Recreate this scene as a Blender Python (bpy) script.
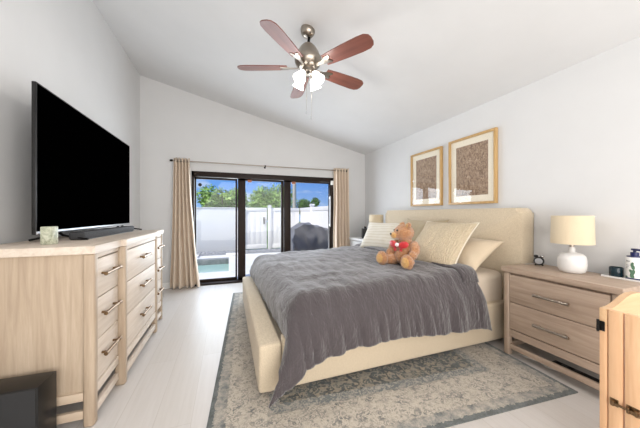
import bpy, bmesh, math, random
from mathutils import Vector, Matrix, Euler, noise
random.seed(7)
for o in list(bpy.data.objects): bpy.data.objects.remove(o)
SC = bpy.context.scene
COL = SC.collection
PI = math.pi
def R(d): return d*PI/180

# ------------------------------------------------------------------ camera
cam = bpy.data.cameras.new('camera'); co = bpy.data.objects.new('camera', cam); COL.objects.link(co)
cam.sensor_width = 36; cam.lens = 258/640*36; cam.clip_start = 0.05
co.location = (0, 0, 1.2); co.rotation_euler = (PI/2, 0, -math.atan(92/258))
SC.camera = co
SC.view_settings.view_transform = 'Standard'; SC.view_settings.look = 'None'
SC.view_settings.exposure = 0.09; SC.view_settings.gamma = 1; SC.view_settings.use_curve_mapping = False

# ------------------------------------------------------------------ room numbers
XL, XR, YB, YR = -1.30, 2.69, 4.75, -1.3
ZR = 2.43; SL = 0.237
def zc(x): return ZR + SL*(XR-x)

# ------------------------------------------------------------------ sky, sun, fill
w = bpy.data.worlds.new('sky'); SC.world = w; w.use_nodes = True
n = w.node_tree.nodes; l = w.node_tree.links
n.clear()
wo = n.new('ShaderNodeOutputWorld'); bg = n.new('ShaderNodeBackground'); l.new(bg.outputs[0], wo.inputs[0])
tc = n.new('ShaderNodeTexCoord'); sep = n.new('ShaderNodeSeparateXYZ'); l.new(tc.outputs['Generated'], sep.inputs[0])
rp = n.new('ShaderNodeValToRGB'); l.new(sep.outputs['Z'], rp.inputs[0])
rp.color_ramp.elements[0].position = 0.0; rp.color_ramp.elements[0].color = (0.36, 0.56, 0.88, 1)
rp.color_ramp.elements[1].position = 0.5; rp.color_ramp.elements[1].color = (0.06, 0.22, 0.72, 1)
e = rp.color_ramp.elements.new(0.13); e.color = (0.12, 0.34, 0.86, 1)
mp = n.new('ShaderNodeMapping'); l.new(tc.outputs['Generated'], mp.inputs[0]); mp.inputs['Scale'].default_value = (3, 3, 9)
nz = n.new('ShaderNodeTexNoise'); l.new(mp.outputs[0], nz.inputs[0]); nz.inputs['Scale'].default_value = 1.6; nz.inputs['Detail'].default_value = 6
cr = n.new('ShaderNodeValToRGB'); l.new(nz.outputs[0], cr.inputs[0])
cr.color_ramp.elements[0].position = 0.52; cr.color_ramp.elements[1].position = 0.72
mx = n.new('ShaderNodeMixRGB'); l.new(cr.outputs[0], mx.inputs[0]); l.new(rp.outputs[0], mx.inputs[1]); mx.inputs[2].default_value = (0.85, 0.9, 0.95, 1)
l.new(mx.outputs[0], bg.inputs[0]); bg.inputs[1].default_value = 1.0

def light(name, kind, loc, rot, energy, color, **k):
    d = bpy.data.lights.new(name, kind); d.energy = energy; d.color = color
    for a, b in k.items(): setattr(d, a, b)
    o = bpy.data.objects.new(name, d); COL.objects.link(o); o.location = loc; o.rotation_euler = rot
    return o
def aim(v): return Vector(v).to_track_quat('-Z', 'Y').to_euler()
light('sun', 'SUN', (0, -6, 12), aim((0.75, 0.40, -1.0)), 4.6, (1, 0.96, 0.9), angle=R(1))
# bounced fill from the unseen rear of the room
light('fill_light', 'AREA', (0.65, -1.2, 1.32), aim((-0.06, 1, 0.04)), 112, (1, 0.965, 0.93), shape='RECTANGLE', size=3.7, size_y=2.3)
# daylight coming in at the glass door
light('door_daylight', 'AREA', (0.7, 4.9, 1.15), aim((-0.05, -1, -0.15)), 85, (0.87, 0.94, 1), shape='RECTANGLE', size=2.4, size_y=1.6)

# ------------------------------------------------------------------ materials
def C(r, g, b):   # sRGB 0-255 -> linear
    f = lambda c: (c/255/12.92 if c/255 <= 0.04045 else ((c/255+0.055)/1.055)**2.4)
    return (f(r), f(g), f(b), 1)
def base(name, col, rough=0.5, metal=0.0, **k):
    m = bpy.data.materials.new(name); m.use_nodes = True
    b = m.node_tree.nodes['Principled BSDF']
    b.inputs['Base Color'].default_value = col; b.inputs['Roughness'].default_value = rough; b.inputs['Metallic'].default_value = metal
    for a, v in k.items(): b.inputs[a.replace('_', ' ')].default_value = v
    return m
def nd(m, t, **k):
    x = m.node_tree.nodes.new(t)
    for a, v in k.items(): setattr(x, a, v)
    return x
def lk(m, a, b): m.node_tree.links.new(a, b)
def bsdf(m): return m.node_tree.nodes['Principled BSDF']
def coords(m, scale=(1, 1, 1), rot=(0, 0, 0), kind='Object'):
    t = nd(m, 'ShaderNodeTexCoord'); p = nd(m, 'ShaderNodeMapping')
    lk(m, t.outputs[kind], p.inputs[0]); p.inputs['Scale'].default_value = scale; p.inputs['Rotation'].default_value = rot
    return p.outputs[0]
def ramp(m, fac, stops):
    r = nd(m, 'ShaderNodeValToRGB'); lk(m, fac, r.inputs[0]); el = r.color_ramp.elements
    el[0].position, el[0].color = stops[0]; el[1].position, el[1].color = stops[-1]
    for p, c in stops[1:-1]:
        x = el.new(p); x.color = c
    return r.outputs[0]
def noisy(m, vec, scale, detail=4, rough=0.55, dist=0):
    x = nd(m, 'ShaderNodeTexNoise'); lk(m, vec, x.inputs[0])
    x.inputs['Scale'].default_value = scale; x.inputs['Detail'].default_value = detail; x.inputs['Roughness'].default_value = rough; x.inputs['Distortion'].default_value = dist
    return x.outputs[0]
def bump(m, h, strength=0.2, dist=0.01):
    b = nd(m, 'ShaderNodeBump'); b.inputs['Strength'].default_value = strength; b.inputs['Distance'].default_value = dist
    lk(m, h, b.inputs['Height']); lk(m, b.outputs[0], bsdf(m).inputs['Normal'])
def mixc(m, fac, a, b, mode='MIX'):
    x = nd(m, 'ShaderNodeMixRGB', blend_type=mode)
    for s, v in ((0, fac), (1, a), (2, b)):
        if isinstance(v, (tuple, float, int)): x.inputs[s].default_value = v
        else: lk(m, v, x.inputs[s])
    return x.outputs[0]
def noise_mat(name, c1, c2, scale=8, rough=0.6, bs=0.0, bscale=None, stretch=(1, 1, 1), detail=5, **k):
    m = base(name, c1, rough, **k); v = coords(m, stretch)
    lk(m, ramp(m, noisy(m, v, scale, detail), [(0.3, c1), (0.7, c2)]), bsdf(m).inputs['Base Color'])
    if bs: bump(m, noisy(m, v, bscale or scale*4, 3), bs)
    return m
def wood(name, c1, c2, c3, axis, rough=0.5, sc=1.0):
    """grain running along the axis (0, 1 or 2)"""
    m = base(name, c1, rough); s = [14*sc]*3; s[axis] = 0.9*sc
    v = coords(m, tuple(s))
    a = noisy(m, v, 2.2, 6, 0.6, 0.6); b = noisy(m, coords(m, tuple(q*5 for q in s)), 3, 3)
    col = ramp(m, a, [(0.3, c1), (0.52, c2), (0.72, c3)])
    lk(m, mixc(m, ramp(m, b, [(0.45, (0, 0, 0, 1)), (0.75, (0.28, 0.28, 0.28, 1))]), col, c1), bsdf(m).inputs['Base Color'])
    bump(m, b, 0.08, 0.003)
    return m
def fabric(name, c1, c2, sc=220, rough=0.9, bs=0.35, sheen=0.25, big=None):
    m = base(name, c1, rough); v = coords(m)
    a = noisy(m, coords(m, (1, 1, 4)), sc, 3); b = noisy(m, coords(m, (4, 4, 1)), sc, 3)
    t = mixc(m, 0.5, a, b)
    col = ramp(m, t, [(0.38, c1), (0.62, c2)])
    if big: col = mixc(m, ramp(m, noisy(m, v, big[0], 4), [(0.4, (0, 0, 0, 1)), (0.7, (0.6, 0.6, 0.6, 1))]), col, big[1])
    lk(m, col, bsdf(m).inputs['Base Color'])
    bsdf(m).inputs['Sheen Weight'].default_value = sheen; bsdf(m).inputs['Specular IOR Level'].default_value = 0.15
    bump(m, t, bs, 0.004)
    return m
def glow(name, col, strength, surf=(0.9, 0.9, 0.9, 1)):
    return base(name, surf, 0.4, Emission_Color=col, Emission_Strength=strength)
def thin_glass(name, tint=(1, 1, 1, 1), ior=1.45):
    m = bpy.data.materials.new(name); m.use_nodes = True; nn = m.node_tree.nodes; nn.clear()
    o = nn.new('ShaderNodeOutputMaterial'); t = nn.new('ShaderNodeBsdfTransparent'); g = nn.new('ShaderNodeBsdfGlossy'); x = nn.new('ShaderNodeMixShader'); f = nn.new('ShaderNodeFresnel')
    t.inputs[0].default_value = tint; g.inputs['Roughness'].default_value = 0.005; f.inputs[0].default_value = ior
    # the fresnel term counts once per pane, on the face turned to the viewer
    ge = nn.new('ShaderNodeNewGeometry'); q = nn.new('ShaderNodeMath'); q.operation = 'SUBTRACT'; q.inputs[0].default_value = 1.0; lk(m, ge.outputs['Backfacing'], q.inputs[1])
    p = nn.new('ShaderNodeMath'); p.operation = 'MULTIPLY'; lk(m, q.outputs[0], p.inputs[0]); lk(m, f.outputs[0], p.inputs[1])
    lk(m, p.outputs[0], x.inputs[0]); lk(m, t.outputs[0], x.inputs[1]); lk(m, g.outputs[0], x.inputs[2]); lk(m, x.outputs[0], o.inputs[0])
    return m

M = {}
M['wall'] = noise_mat('wall paint', C(214, 214, 214), C(217, 217, 217), 3, 0.85, 0.03, 180)
M['ceiling'] = noise_mat('ceiling paint', C(218, 218, 218), C(221, 221, 221), 3, 0.9, 0.06, 120)
M['trim'] = base('white trim paint', C(236, 236, 234), 0.45)
# floor: pale wood planks
m = base('pale plank floor', C(222, 216, 209), 0.38); M['floor'] = m
v = coords(m, (1, 1, 1), (0, 0, PI/2))
br = nd(m, 'ShaderNodeTexBrick'); lk(m, v, br.inputs[0])
for a, b in (('Scale', 1.0), ('Brick Width', 1.2), ('Row Height', 0.2), ('Mortar Size', 0.0018), ('Mortar Smooth', 0.1), ('Bias', 0.0)): br.inputs[a].default_value = b
br.inputs['Color1'].default_value = C(208, 203, 199); br.inputs['Color2'].default_value = C(203, 197, 191); br.inputs['Mortar'].default_value = C(192, 185, 178); br.offset = 0.37
g = noisy(m, coords(m, (22, 1.1, 1)), 2.0, 6, 0.62, 0.8)
lk(m, mixc(m, 1.0, br.outputs[0], ramp(m, g, [(0.3, (0.94, 0.935, 0.925, 1)), (0.6, (1, 1, 1, 1))]), 'MULTIPLY'), bsdf(m).inputs['Base Color'])
bump(m, br.outputs['Fac'], -0.12, 0.002)
# rug: worn oriental pattern
m = base('worn oriental rug', C(150, 145, 135), 0.95, Sheen_Weight=0.2, Specular_IOR_Level=0.1); M['rug'] = m
RW, RL = 2.36, 2.9
tcn = nd(m, 'ShaderNodeTexCoord'); sp = nd(m, 'ShaderNodeSeparateXYZ'); lk(m, tcn.outputs['Object'], sp.inputs[0])
def mth(op, a, b=None):
    x = nd(m, 'ShaderNodeMath', operation=op)
    for i, q in enumerate((a, b)):
        if q is None: continue
        if isinstance(q, (int, float)): x.inputs[i].default_value = q
        else: lk(m, q, x.inputs[i])
    return x.outputs[0]
ax_ = mth('SUBTRACT', RW/2, mth('ABSOLUTE', sp.outputs['X'])); ay_ = mth('SUBTRACT', RL/2, mth('ABSOLUTE', sp.outputs['Y']))
dd = mth('MINIMUM', ax_, ay_)
v = tcn.outputs['Object']
def motif(sc, dist, lo, hi):
    vo = nd(m, 'ShaderNodeTexVoronoi', feature='SMOOTH_F1'); vo.inputs['Scale'].default_value = sc
    mpn = nd(m, 'ShaderNodeMapping'); lk(m, v, mpn.inputs[0])
    nz_ = nd(m, 'ShaderNodeTexNoise'); nz_.inputs['Scale'].default_value = sc*1.4; nz_.inputs['Detail'].default_value = 5; lk(m, v, nz_.inputs[0])
    mm = nd(m, 'ShaderNodeMixRGB', blend_type='ADD'); mm.inputs[0].default_value = dist; lk(m, v, mm.inputs[1]); lk(m, nz_.outputs[1], mm.inputs[2])
    lk(m, mm.outputs[0], vo.inputs[0])
    wv = mth('SINE', mth('MULTIPLY', vo.outputs[0], 22.0))
    return ramp(m, mth('ADD', mth('MULTIPLY', wv, 0.5), 0.5), [(lo, (0, 0, 0, 1)), (hi, (1, 1, 1, 1))])
mo1 = motif(11.0, 0.22, 0.3, 0.8); mo2 = motif(15.0, 0.22, 0.3, 0.85)
wear = ramp(m, noisy(m, v, 13.0, 9, 0.78), [(0.38, (0, 0, 0, 1)), (0.62, (1, 1, 1, 1))])
cream = C(188, 178, 164); slate = C(116, 120, 119); dark = C(84, 88, 86); tan = C(152, 140, 122)
field = mixc(m, mo1, C(70, 74, 73), tan); field = mixc(m, mixc(m, 0.55, (0, 0, 0, 1), wear), field, slate)
bord = mixc(m, mixc(m, 1.0, mo2, wear, 'MULTIPLY'), cream, C(104, 106, 104))
line = mixc(m, wear, C(105, 108, 107), cream)
def step(edge, lo_c, hi_c):   # lo_c when dd < edge
    s = nd(m, 'ShaderNodeMath', operation='GREATER_THAN'); lk(m, mth('ADD', dd, mth('MULTIPLY', noisy(m, v, 60, 3), 0.05)), s.inputs[0]); s.inputs[1].default_value = edge+0.025
    return mixc(m, s.outputs[0], lo_c, hi_c)
band = mixc(m, mo2, slate, C(166, 161, 151))
col = step(0.03, mixc(m, wear, dark, slate), step(0.085, mixc(m, wear, slate, cream), step(0.10, line, step(0.34, bord, step(0.355, line, step(0.42, band, field))))))
fine = noisy(m, v, 160, 3)
lk(m, mixc(m, 0.6, col, ramp(m, fine, [(0.3, (0.62, 0.62, 0.62, 1)), (0.65, (1, 1, 1, 1))]), 'MULTIPLY'), bsdf(m).inputs['Base Color'])
bump(m, fine, 0.5, 0.004)

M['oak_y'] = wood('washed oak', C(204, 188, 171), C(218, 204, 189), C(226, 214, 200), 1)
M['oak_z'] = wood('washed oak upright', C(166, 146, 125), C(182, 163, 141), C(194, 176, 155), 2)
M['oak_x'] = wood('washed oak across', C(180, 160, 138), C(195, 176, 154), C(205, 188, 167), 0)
M['grey_y'] = wood('grey oak', C(160, 139, 122), C(180, 159, 141), C(191, 172, 154), 1)
M['grey_z'] = wood('grey oak upright', C(156, 135, 118), C(174, 154, 136), C(186, 167, 150), 2)
M['grey_x'] = wood('grey oak across', C(160, 139, 122), C(180, 159, 141), C(191, 172, 154), 0)
for q, a in enumerate('xyz'): M['pale_'+a] = wood('pale oak '+a, C(196, 194, 190), C(208, 206, 202), C(218, 216, 212), q)  # paler wood tone, used on the far nightstand only
M['pine_z'] = wood('pine upright', C(214, 168, 126), C(225, 181, 140), C(232, 192, 152), 2, 0.45, 0.8)
M['pine_x'] = wood('pine across', C(204, 163, 122), C(215, 177, 136), C(226, 190, 150), 0, 0.45, 0.8)
M['gap'] = base('dark gap', C(38, 33, 29), 0.8)
M['nickel'] = base('brushed nickel', C(164, 155, 144), 0.28, 1.0)
M['bronze_pull'] = base('aged bronze pull', C(128, 105, 80), 0.3, 1.0)
M['steel'] = base('polished steel', C(200, 200, 200), 0.2, 1.0)
M['black_metal'] = base('black metal', C(22, 21, 20), 0.4, 0.6)
M['black'] = base('black plastic', C(14, 14, 15), 0.4)
M['soft_black'] = noise_mat('black speaker cloth', C(32, 32, 33), C(40, 40, 41), 300, 0.8, 0.2)
M['screen'] = base('switched off screen', C(1, 1, 1), 0.45, Specular_IOR_Level=0.0)
M['soundbar'] = noise_mat('charcoal speaker mesh', C(52, 53, 56), C(70, 71, 74), 400, 0.75, 0.3)
M['silver'] = base('silver trim', C(170, 172, 175), 0.3, 0.9)
m = base('pale green marble', C(186, 190, 170), 0.35); M['marble'] = m
lk(m, ramp(m, noisy(m, coords(m), 26, 7, 0.65, 1.5), [(0.3, C(120, 126, 104)), (0.48, C(182, 186, 164)), (0.7, C(222, 222, 206))]), bsdf(m).inputs['Base Color'])
M['linen'] = fabric('beige linen upholstery', C(186, 170, 145), C(219, 204, 180), 130, 0.95, 0.6, 0.2)
M['sheet'] = fabric('cream fitted sheet', C(214, 199, 180), C(222, 208, 190), 180, 0.9, 0.08, 0.2)
M['duvet'] = fabric('slate grey duvet cotton', C(70, 64, 66), C(81, 74, 76), 300, 0.7, 0.06, 0.5)
v = coords(M['duvet'], (1.4, 0.6, 1)); h1 = noisy(M['duvet'], v, 7, 5, 0.6, 1.2); h2 = noisy(M['duvet'], coords(M['duvet'], (3, 1.2, .8)), 12, 4, 0.55, 1.6); bump(M['duvet'], mixc(M['duvet'], 0.4, h1, h2), 0.75, 0.04)
M['pillow_cream'] = fabric('ivory pillow cotton', C(218, 208, 190), C(228, 220, 204), 150, 0.9, 0.15)
M['pillow_tan'] = fabric('khaki pillow linen', C(166, 150, 122), C(184, 168, 140), 150, 0.9, 0.25)
M['pillow_sand'] = fabric('sand pillow cotton', C(204, 186, 160), C(214, 197, 172), 150, 0.9, 0.15)
m = fabric('textured oatmeal weave', C(180, 163, 136), C(214, 199, 172), 70, 0.95, 0.7, 0.2); M['pillow_weave'] = m
wv = nd(m, 'ShaderNodeTexWave'); lk(m, coords(m, (1, 1, 1), (0, 0, 0.0)), wv.inputs[0]); wv.inputs['Scale'].default_value = 16; wv.inputs['Distortion'].default_value = 6; wv.inputs['Detail'].default_value = 3; bump(m, wv.outputs[1], 0.5, 0.012)
m = fabric('striped ivory cotton', C(220, 213, 199), C(228, 222, 210), 150, 0.9, 0.15); M['pillow_stripe'] = m
wv = nd(m, 'ShaderNodeTexWave', bands_direction='Y'); lk(m, coords(m), wv.inputs[0]); wv.inputs['Scale'].default_value = 7; wv.inputs['Distortion'].default_value = 0.8
lk(m, ramp(m, wv.outputs[1], [(0.55, C(226, 220, 207)), (0.9, C(214, 206, 189))]), bsdf(m).inputs['Base Color'])
m = fabric('taupe curtain cotton', C(222, 203, 182), C(231, 214, 195), 240, 0.9, 0.1, 0.3); M['curtain'] = m
m = base('honey brown plush', C(196, 139, 92), 0.95, Sheen_Weight=0.6, Specular_IOR_Level=0.1); M['plush'] = m
fv = noisy(m, coords(m), 90, 4, 0.7); lk(m, ramp(m, fv, [(0.3, C(164, 106, 64)), (0.55, C(203, 146, 99)), (0.75, C(222, 172, 126))]), bsdf(m).inputs['Base Color']); bump(m, fv, 1.0, 0.02)
m = base('golden plush', C(214, 164, 96), 0.95, Sheen_Weight=0.6, Specular_IOR_Level=0.1); M['plush_gold'] = m
fv = noisy(m, coords(m), 90, 4, 0.7); lk(m, ramp(m, fv, [(0.3, C(196, 140, 72)), (0.6, C(224, 178, 112))]), bsdf(m).inputs['Base Color']); bump(m, fv, 0.8, 0.015)
M['ribbon'] = base('red satin ribbon', C(196, 40, 46), 0.4, Sheen_Weight=0.3)
M['ribbon_white'] = base('white satin heart', C(236, 226, 226), 0.5)
M['shade'] = fabric('cream lamp shade linen', C(214, 197, 168), C(222, 206, 178), 200, 0.85, 0.12)
M['ceramic'] = base('matte white ceramic', C(228, 226, 223), 0.45)
M['blade'] = wood('cherry fan blade', C(104, 62, 52), C(124, 76, 64), C(140, 90, 76), 0, 0.35, 0.6)
M['frosted'] = glow('lit frosted glass', (1, 0.97, 0.92, 1), 3.2)
M['bulb'] = glow('lit bulb', (1, 0.95, 0.88, 1), 30)
M['frame_gold'] = wood('gilt oak picture frame', C(176, 140, 86), C(192, 156, 102), C(206, 172, 120), 2, 0.35)
M['mat'] = base('ivory picture mat', C(238, 230, 212), 0.8)
m = base('brown abstract print', C(150, 126, 106), 0.8); M['print'] = m
a = noisy(m, coords(m, (1, 14, 3)), 6, 8, 0.7, 1.0); b = noisy(m, coords(m, (1, 3, 3)), 10, 8, 0.75, 2.5)
lk(m, ramp(m, mixc(m, 0.55, a, b), [(0.40, C(84, 64, 50)), (0.49, C(146, 120, 98)), (0.58, C(196, 174, 150))]), bsdf(m).inputs['Base Color'])
M['glass'] = thin_glass('clear pane', (1, 1, 1, 1), 1.6)
M['door_glass'] = thin_glass('door pane', (0.97, 0.98, 0.98, 1))
M['tint_glass'] = thin_glass('screened door pane', (0.92, 0.92, 0.93, 1))
M['bronze'] = noise_mat('dark bronze aluminium', C(30, 19, 14), C(38, 25, 18), 12, 0.5, Specular_IOR_Level=0.25)
M['vinyl'] = base('white vinyl', C(236, 233, 226), 0.5)
M['deck'] = noise_mat('pale pool deck', C(214, 212, 208), C(226, 224, 220), 5, 0.8, 0.1, 60)
M['stone'] = noise_mat('grey pool coping stone', C(120, 124, 122), C(150, 152, 148), 14, 0.8, 0.2)
M['pool_wall'] = noise_mat('pool plaster', C(150, 190, 180), C(170, 205, 196), 8, 0.7)
M['water'] = base('pool water', C(176, 214, 202), 0.06, Transmission_Weight=0.25, IOR=1.33)
bump(M['water'], noisy(M['water'], coords(M['water']), 7, 3), 0.15, 0.02)
M['gravel'] = noise_mat('grey gravel', C(120, 122, 126), C(176, 176, 176), 26, 0.9, 0.8, 50)
M['tarp'] = fabric('charcoal weather cover', C(112, 112, 115), C(132, 132, 134), 60, 0.7, 0.2, 0.1)
m = base('leaf green', C(96, 138, 52), 0.6, Transmission_Weight=0.0); M['leaf'] = m
lk(m, ramp(m, noisy(m, coords(m), 2.6, 4), [(0.3, C(86, 126, 44)), (0.5, C(136, 172, 76)), (0.72, C(184, 206, 116))]), bsdf(m).inputs['Base Color'])
m = base('dark leaf green', C(60, 104, 40), 0.6); M['leaf_dark'] = m
lk(m, ramp(m, noisy(m, coords(m), 3, 4), [(0.3, C(60, 104, 38)), (0.7, C(120, 160, 70))]), bsdf(m).inputs['Base Color'])
M['bark'] = noise_mat('bark', C(96, 80, 64), C(124, 106, 86), 10, 0.9, 0.4)
M['pale_pole'] = noise_mat('weathered pale pole', C(186, 176, 160), C(206, 198, 182), 6, 0.8)
M['grass'] = noise_mat('lawn', C(86, 120, 52), C(120, 150, 74), 3, 0.9)
M['navy'] = base('navy plastic', C(24, 32, 84), 0.35)
M['teal'] = base('dark teal glass', C(20, 44, 54), 0.15)
M['bottle'] = base('white bottle plastic', C(236, 236, 234), 0.3)
M['leaf_print'] = base('green leaf print', C(86, 120, 96), 0.6)
M['ink'] = base('grey label ink', C(112, 116, 124), 0.7)
M['cable'] = base('white cable', C(205, 203, 198), 0.5)
M['dark_cable'] = base('dark cable', C(60, 58, 56), 0.5)
M['orange'] = base('copper sensor', C(150, 84, 54), 0.5)

# ------------------------------------------------------------------ mesh helpers
def finish(name, bm, mat, parent=None, smooth=35, label=None):
    bmesh.ops.recalc_face_normals(bm, faces=bm.faces)
    me = bpy.data.meshes.new(name); bm.to_mesh(me); bm.free()
    if smooth:
        me.shade_smooth(); me.set_sharp_from_angle(angle=R(smooth))
    o = bpy.data.objects.new(name, me); COL.objects.link(o); me.materials.append(mat)
    if parent: o.parent = parent
    if label: o['label'] = label
    return o
def BM(): return bmesh.new()
def box(bm, lo, hi, bev=0.0, seg=2, mat=None):
    t = bmesh.new(); bmesh.ops.create_cube(t, size=1)
    c = [(a+b)/2 for a, b in zip(lo, hi)]; s = [max(abs(b-a), 1e-5) for a, b in zip(lo, hi)]
    for v in t.verts: v.co = Vector((c[0]+v.co.x*s[0], c[1]+v.co.y*s[1], c[2]+v.co.z*s[2]))
    if bev: bmesh.ops.bevel(t, geom=t.edges[:], offset=bev, segments=seg, affect='EDGES', profile=0.5)
    if mat is not None: bmesh.ops.transform(t, matrix=mat, verts=t.verts)
    add(bm, t)
def add(bm, t):
    me = bpy.data.meshes.new('tmp'); t.to_mesh(me); t.free(); bm.from_mesh(me); bpy.data.meshes.remove(me)
def lathe(bm, prof, origin=(0, 0, 0), seg=32, rot=None, cap=True):
    """prof: (radius, z) pairs"""
    t = bmesh.new(); rings = []
    for r, z in prof:
        rings.append([t.verts.new((r*math.cos(2*PI*i/seg), r*math.sin(2*PI*i/seg), z)) for i in range(seg)])
    for a, b in zip(rings, rings[1:]):
        for i in range(seg): t.faces.new((a[i], a[(i+1) % seg], b[(i+1) % seg], b[i]))
    if cap:
        t.faces.new(rings[0][::-1]); t.faces.new(rings[-1])
    mtx = Matrix.Translation(origin) @ (rot.to_matrix().to_4x4() if rot else Matrix())
    bmesh.ops.transform(t, matrix=mtx, verts=t.verts); add(bm, t)
def tube(bm, pts, rad, seg=10, cap=True):
    pts = [Vector(p) for p in pts]; t = bmesh.new(); rings = []; up = None
    for i, p in enumerate(pts):
        d = (pts[min(i+1, len(pts)-1)]-pts[max(i-1, 0)]).normalized()
        if up is None: up = d.orthogonal().normalized()
        up = (up-d*up.dot(d)).normalized(); sd = d.cross(up)
        r = rad[i] if isinstance(rad, (list, tuple)) else rad
        rings.append([t.verts.new(p+(up*math.cos(2*PI*k/seg)+sd*math.sin(2*PI*k/seg))*r) for k in range(seg)])
    for a, b in zip(rings, rings[1:]):
        for k in range(seg): t.faces.new((a[k], a[(k+1) % seg], b[(k+1) % seg], b[k]))
    if cap: t.faces.new(rings[0][::-1]); t.faces.new(rings[-1])
    add(bm, t)
def prism(bm, poly, axis, a, b, bev=0.0):
    """extrude a 2-D polygon along axis from a to b; the other two axes in order"""
    t = bmesh.new(); o = [i for i in range(3) if i != axis]
    def vert(p, q):
        c = [0, 0, 0]; c[o[0]], c[o[1]], c[axis] = p[0], p[1], q; return t.verts.new(c)
    A = [vert(p, a) for p in poly]; B = [vert(p, b) for p in poly]
    fa = t.faces.new(A); fb = t.faces.new(B[::-1]); k = len(poly)
    for i in range(k): t.faces.new((A[i], B[i], B[(i+1) % k], A[(i+1) % k]))
    if bev: bmesh.ops.bevel(t, geom=fa.edges[:]+fb.edges[:], offset=bev, segments=2, affect='EDGES', profile=0.5)
    add(bm, t)
def ball(bm, c, r, seg=20, rot=None):
    t = bmesh.new(); bmesh.ops.create_uvsphere(t, u_segments=seg, v_segments=seg//2+2, radius=1)
    r = (r, r, r) if isinstance(r, (int, float)) else r
    mtx = Matrix.Translation(c) @ (rot.to_matrix().to_4x4() if rot else Matrix()) @ Matrix.Diagonal((*r, 1))
    bmesh.ops.transform(t, matrix=mtx, verts=t.verts); add(bm, t)
def tag(o, label, cat, group=None):
    o['label'] = label; o['category'] = cat
    if group: o['group'] = group
    return o
def thing(name, label, cat, loc=(0, 0, 0), rz=0, group=None):
    o = bpy.data.objects.new(name, None); COL.objects.link(o); o.location = loc; o.rotation_euler = (0, 0, rz)
    o.empty_display_size = 0.05
    return tag(o, label, cat, group)
def struct(name, bm, mat, smooth=0, parent=None):
    o = finish(name, bm, mat, parent, smooth)
    if not parent: o['kind'] = 'structure'
    return o
def dup(root, loc, rz, label, group=None):
    r = root.copy(); COL.objects.link(r); r.location = loc; r.rotation_euler = (0, 0, rz); r['label'] = label
    if group: r['group'] = group
    for ch in root.children:
        c = ch.copy(); COL.objects.link(c); c.parent = r
        for g in ch.children:
            d = g.copy(); COL.objects.link(d); d.parent = c
    return r

# ------------------------------------------------------------------ room shell
DX0, DX1, DZ = -0.565, 1.99, 1.915
bm = BM(); box(bm, (XL-.1, YR-.1, -.1), (XR+.1, YB+.14, 0)); struct('floor', bm, M['floor'])
bm = BM(); prism(bm, [(XL-.1, zc(XL-.1)), (XR+.1, zc(XR+.1)), (XR+.1, zc(XR+.1)+.1), (XL-.1, zc(XL-.1)+.1)], 1, YR-.1, YB+.14); struct('ceiling', bm, M['ceiling'])
bm = BM(); box(bm, (XL-.1, YR-.1, 0), (XL, YB+.14, zc(XL)+.05)); struct('wall_left', bm, M['wall'])
bm = BM(); box(bm, (XR, YR-.1, 0), (XR+.1, YB+.14, zc(XR)+.02)); struct('wall_right', bm, M['wall'])
bm = BM()
box(bm, (XL, YB, 0), (DX0, YB+.14, DZ)); box(bm, (DX1, YB, 0), (XR, YB+.14, DZ))
prism(bm, [(XL, DZ), (XR, DZ), (XR, zc(XR)+.02), (XL, zc(XL)+.02)], 1, YB, YB+.14); struct('wall_back', bm, M['wall'])
bm = BM(); prism(bm, [(XL, 0), (XR, 0), (XR, zc(XR)+.02), (XL, zc(XL)+.02)], 1, YR-.1, YR); struct('wall_rear', bm, M['wall'])
bm = BM(); box(bm, (XL, YR, 0), (XL+.012, YB, .09), .003); struct('baseboard_left', bm, M['trim'])
bm = BM(); box(bm, (XR-.012, YR, 0), (XR, YB, .09), .003); struct('baseboard_right', bm, M['trim'])
bm = BM(); box(bm, (XL+.012, YB-.012, 0), (DX0-.01, YB, .09), .003); box(bm, (DX1+.01, YB-.012, 0), (XR-.012, YB, .09), .003); struct('baseboard_back', bm, M['trim'])

# sliding glass door
door = bpy.data.objects.new('door_1', None); COL.objects.link(door); door.location = ((DX0+DX1)/2, YB, 0); door['kind'] = 'structure'
def dl(p): return (p[0]-(DX0+DX1)/2, p[1]-YB, p[2])
def dbox(bm, lo, hi, b=.003): box(bm, dl(lo), dl(hi), b)
bm = BM()
dbox(bm, (DX0, YB-.02, 0), (DX0+.035, YB+.13, DZ)); dbox(bm, (DX1-.075, YB-.02, 0), (DX1, YB+.13, DZ))
dbox(bm, (DX0, YB-.02, DZ-.09), (DX1, YB+.13, DZ)); dbox(bm, (DX0, YB-.03, 0), (DX1, YB+.13, .03))
finish('door_frame', bm, M['bronze'], door)
def panel(x0, x1, y, lw, rw, mat, tag_):
    bm = BM(); z0, z1 = .03, DZ-.09
    dbox(bm, (x0, y, z0), (x0+lw, y+.035, z1)); dbox(bm, (x1-rw, y, z0), (x1, y+.035, z1))
    dbox(bm, (x0, y, z0), (x1, y+.035, z0+.045)); dbox(bm, (x0, y, z1-.03), (x1, y+.035, z1))
    f = finish('door_panel', bm, M['bronze'], door)
    bm = BM(); dbox(bm, (x0+lw-.005, y+.014, z0+.04), (x1-rw+.005, y+.02, z1-.025), 0); finish('glass_pane', bm, mat, f, 0)
    return f
p1 = panel(DX0+.035, .155, YB+.085, .02, .03, M['door_glass'], 1)
p2 = panel(.165, .985, YB+.04, .13, .05, M['door_glass'], 2)
p3 = panel(.985, DX1-.07, YB+.0, .125, .03, M['tint_glass'], 3)
bm = BM(); dbox(bm, (DX1-.105, YB-.045, .95), (DX1-.085, YB-.03, 1.55)); dbox(bm, (DX1-.105, YB-.03, .97), (DX1-.085, YB+.005, 1.0)); dbox(bm, (DX1-.105, YB-.03, 1.5), (DX1-.085, YB+.005, 1.53)); finish('door_handle', bm, M['silver'], door)
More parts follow.
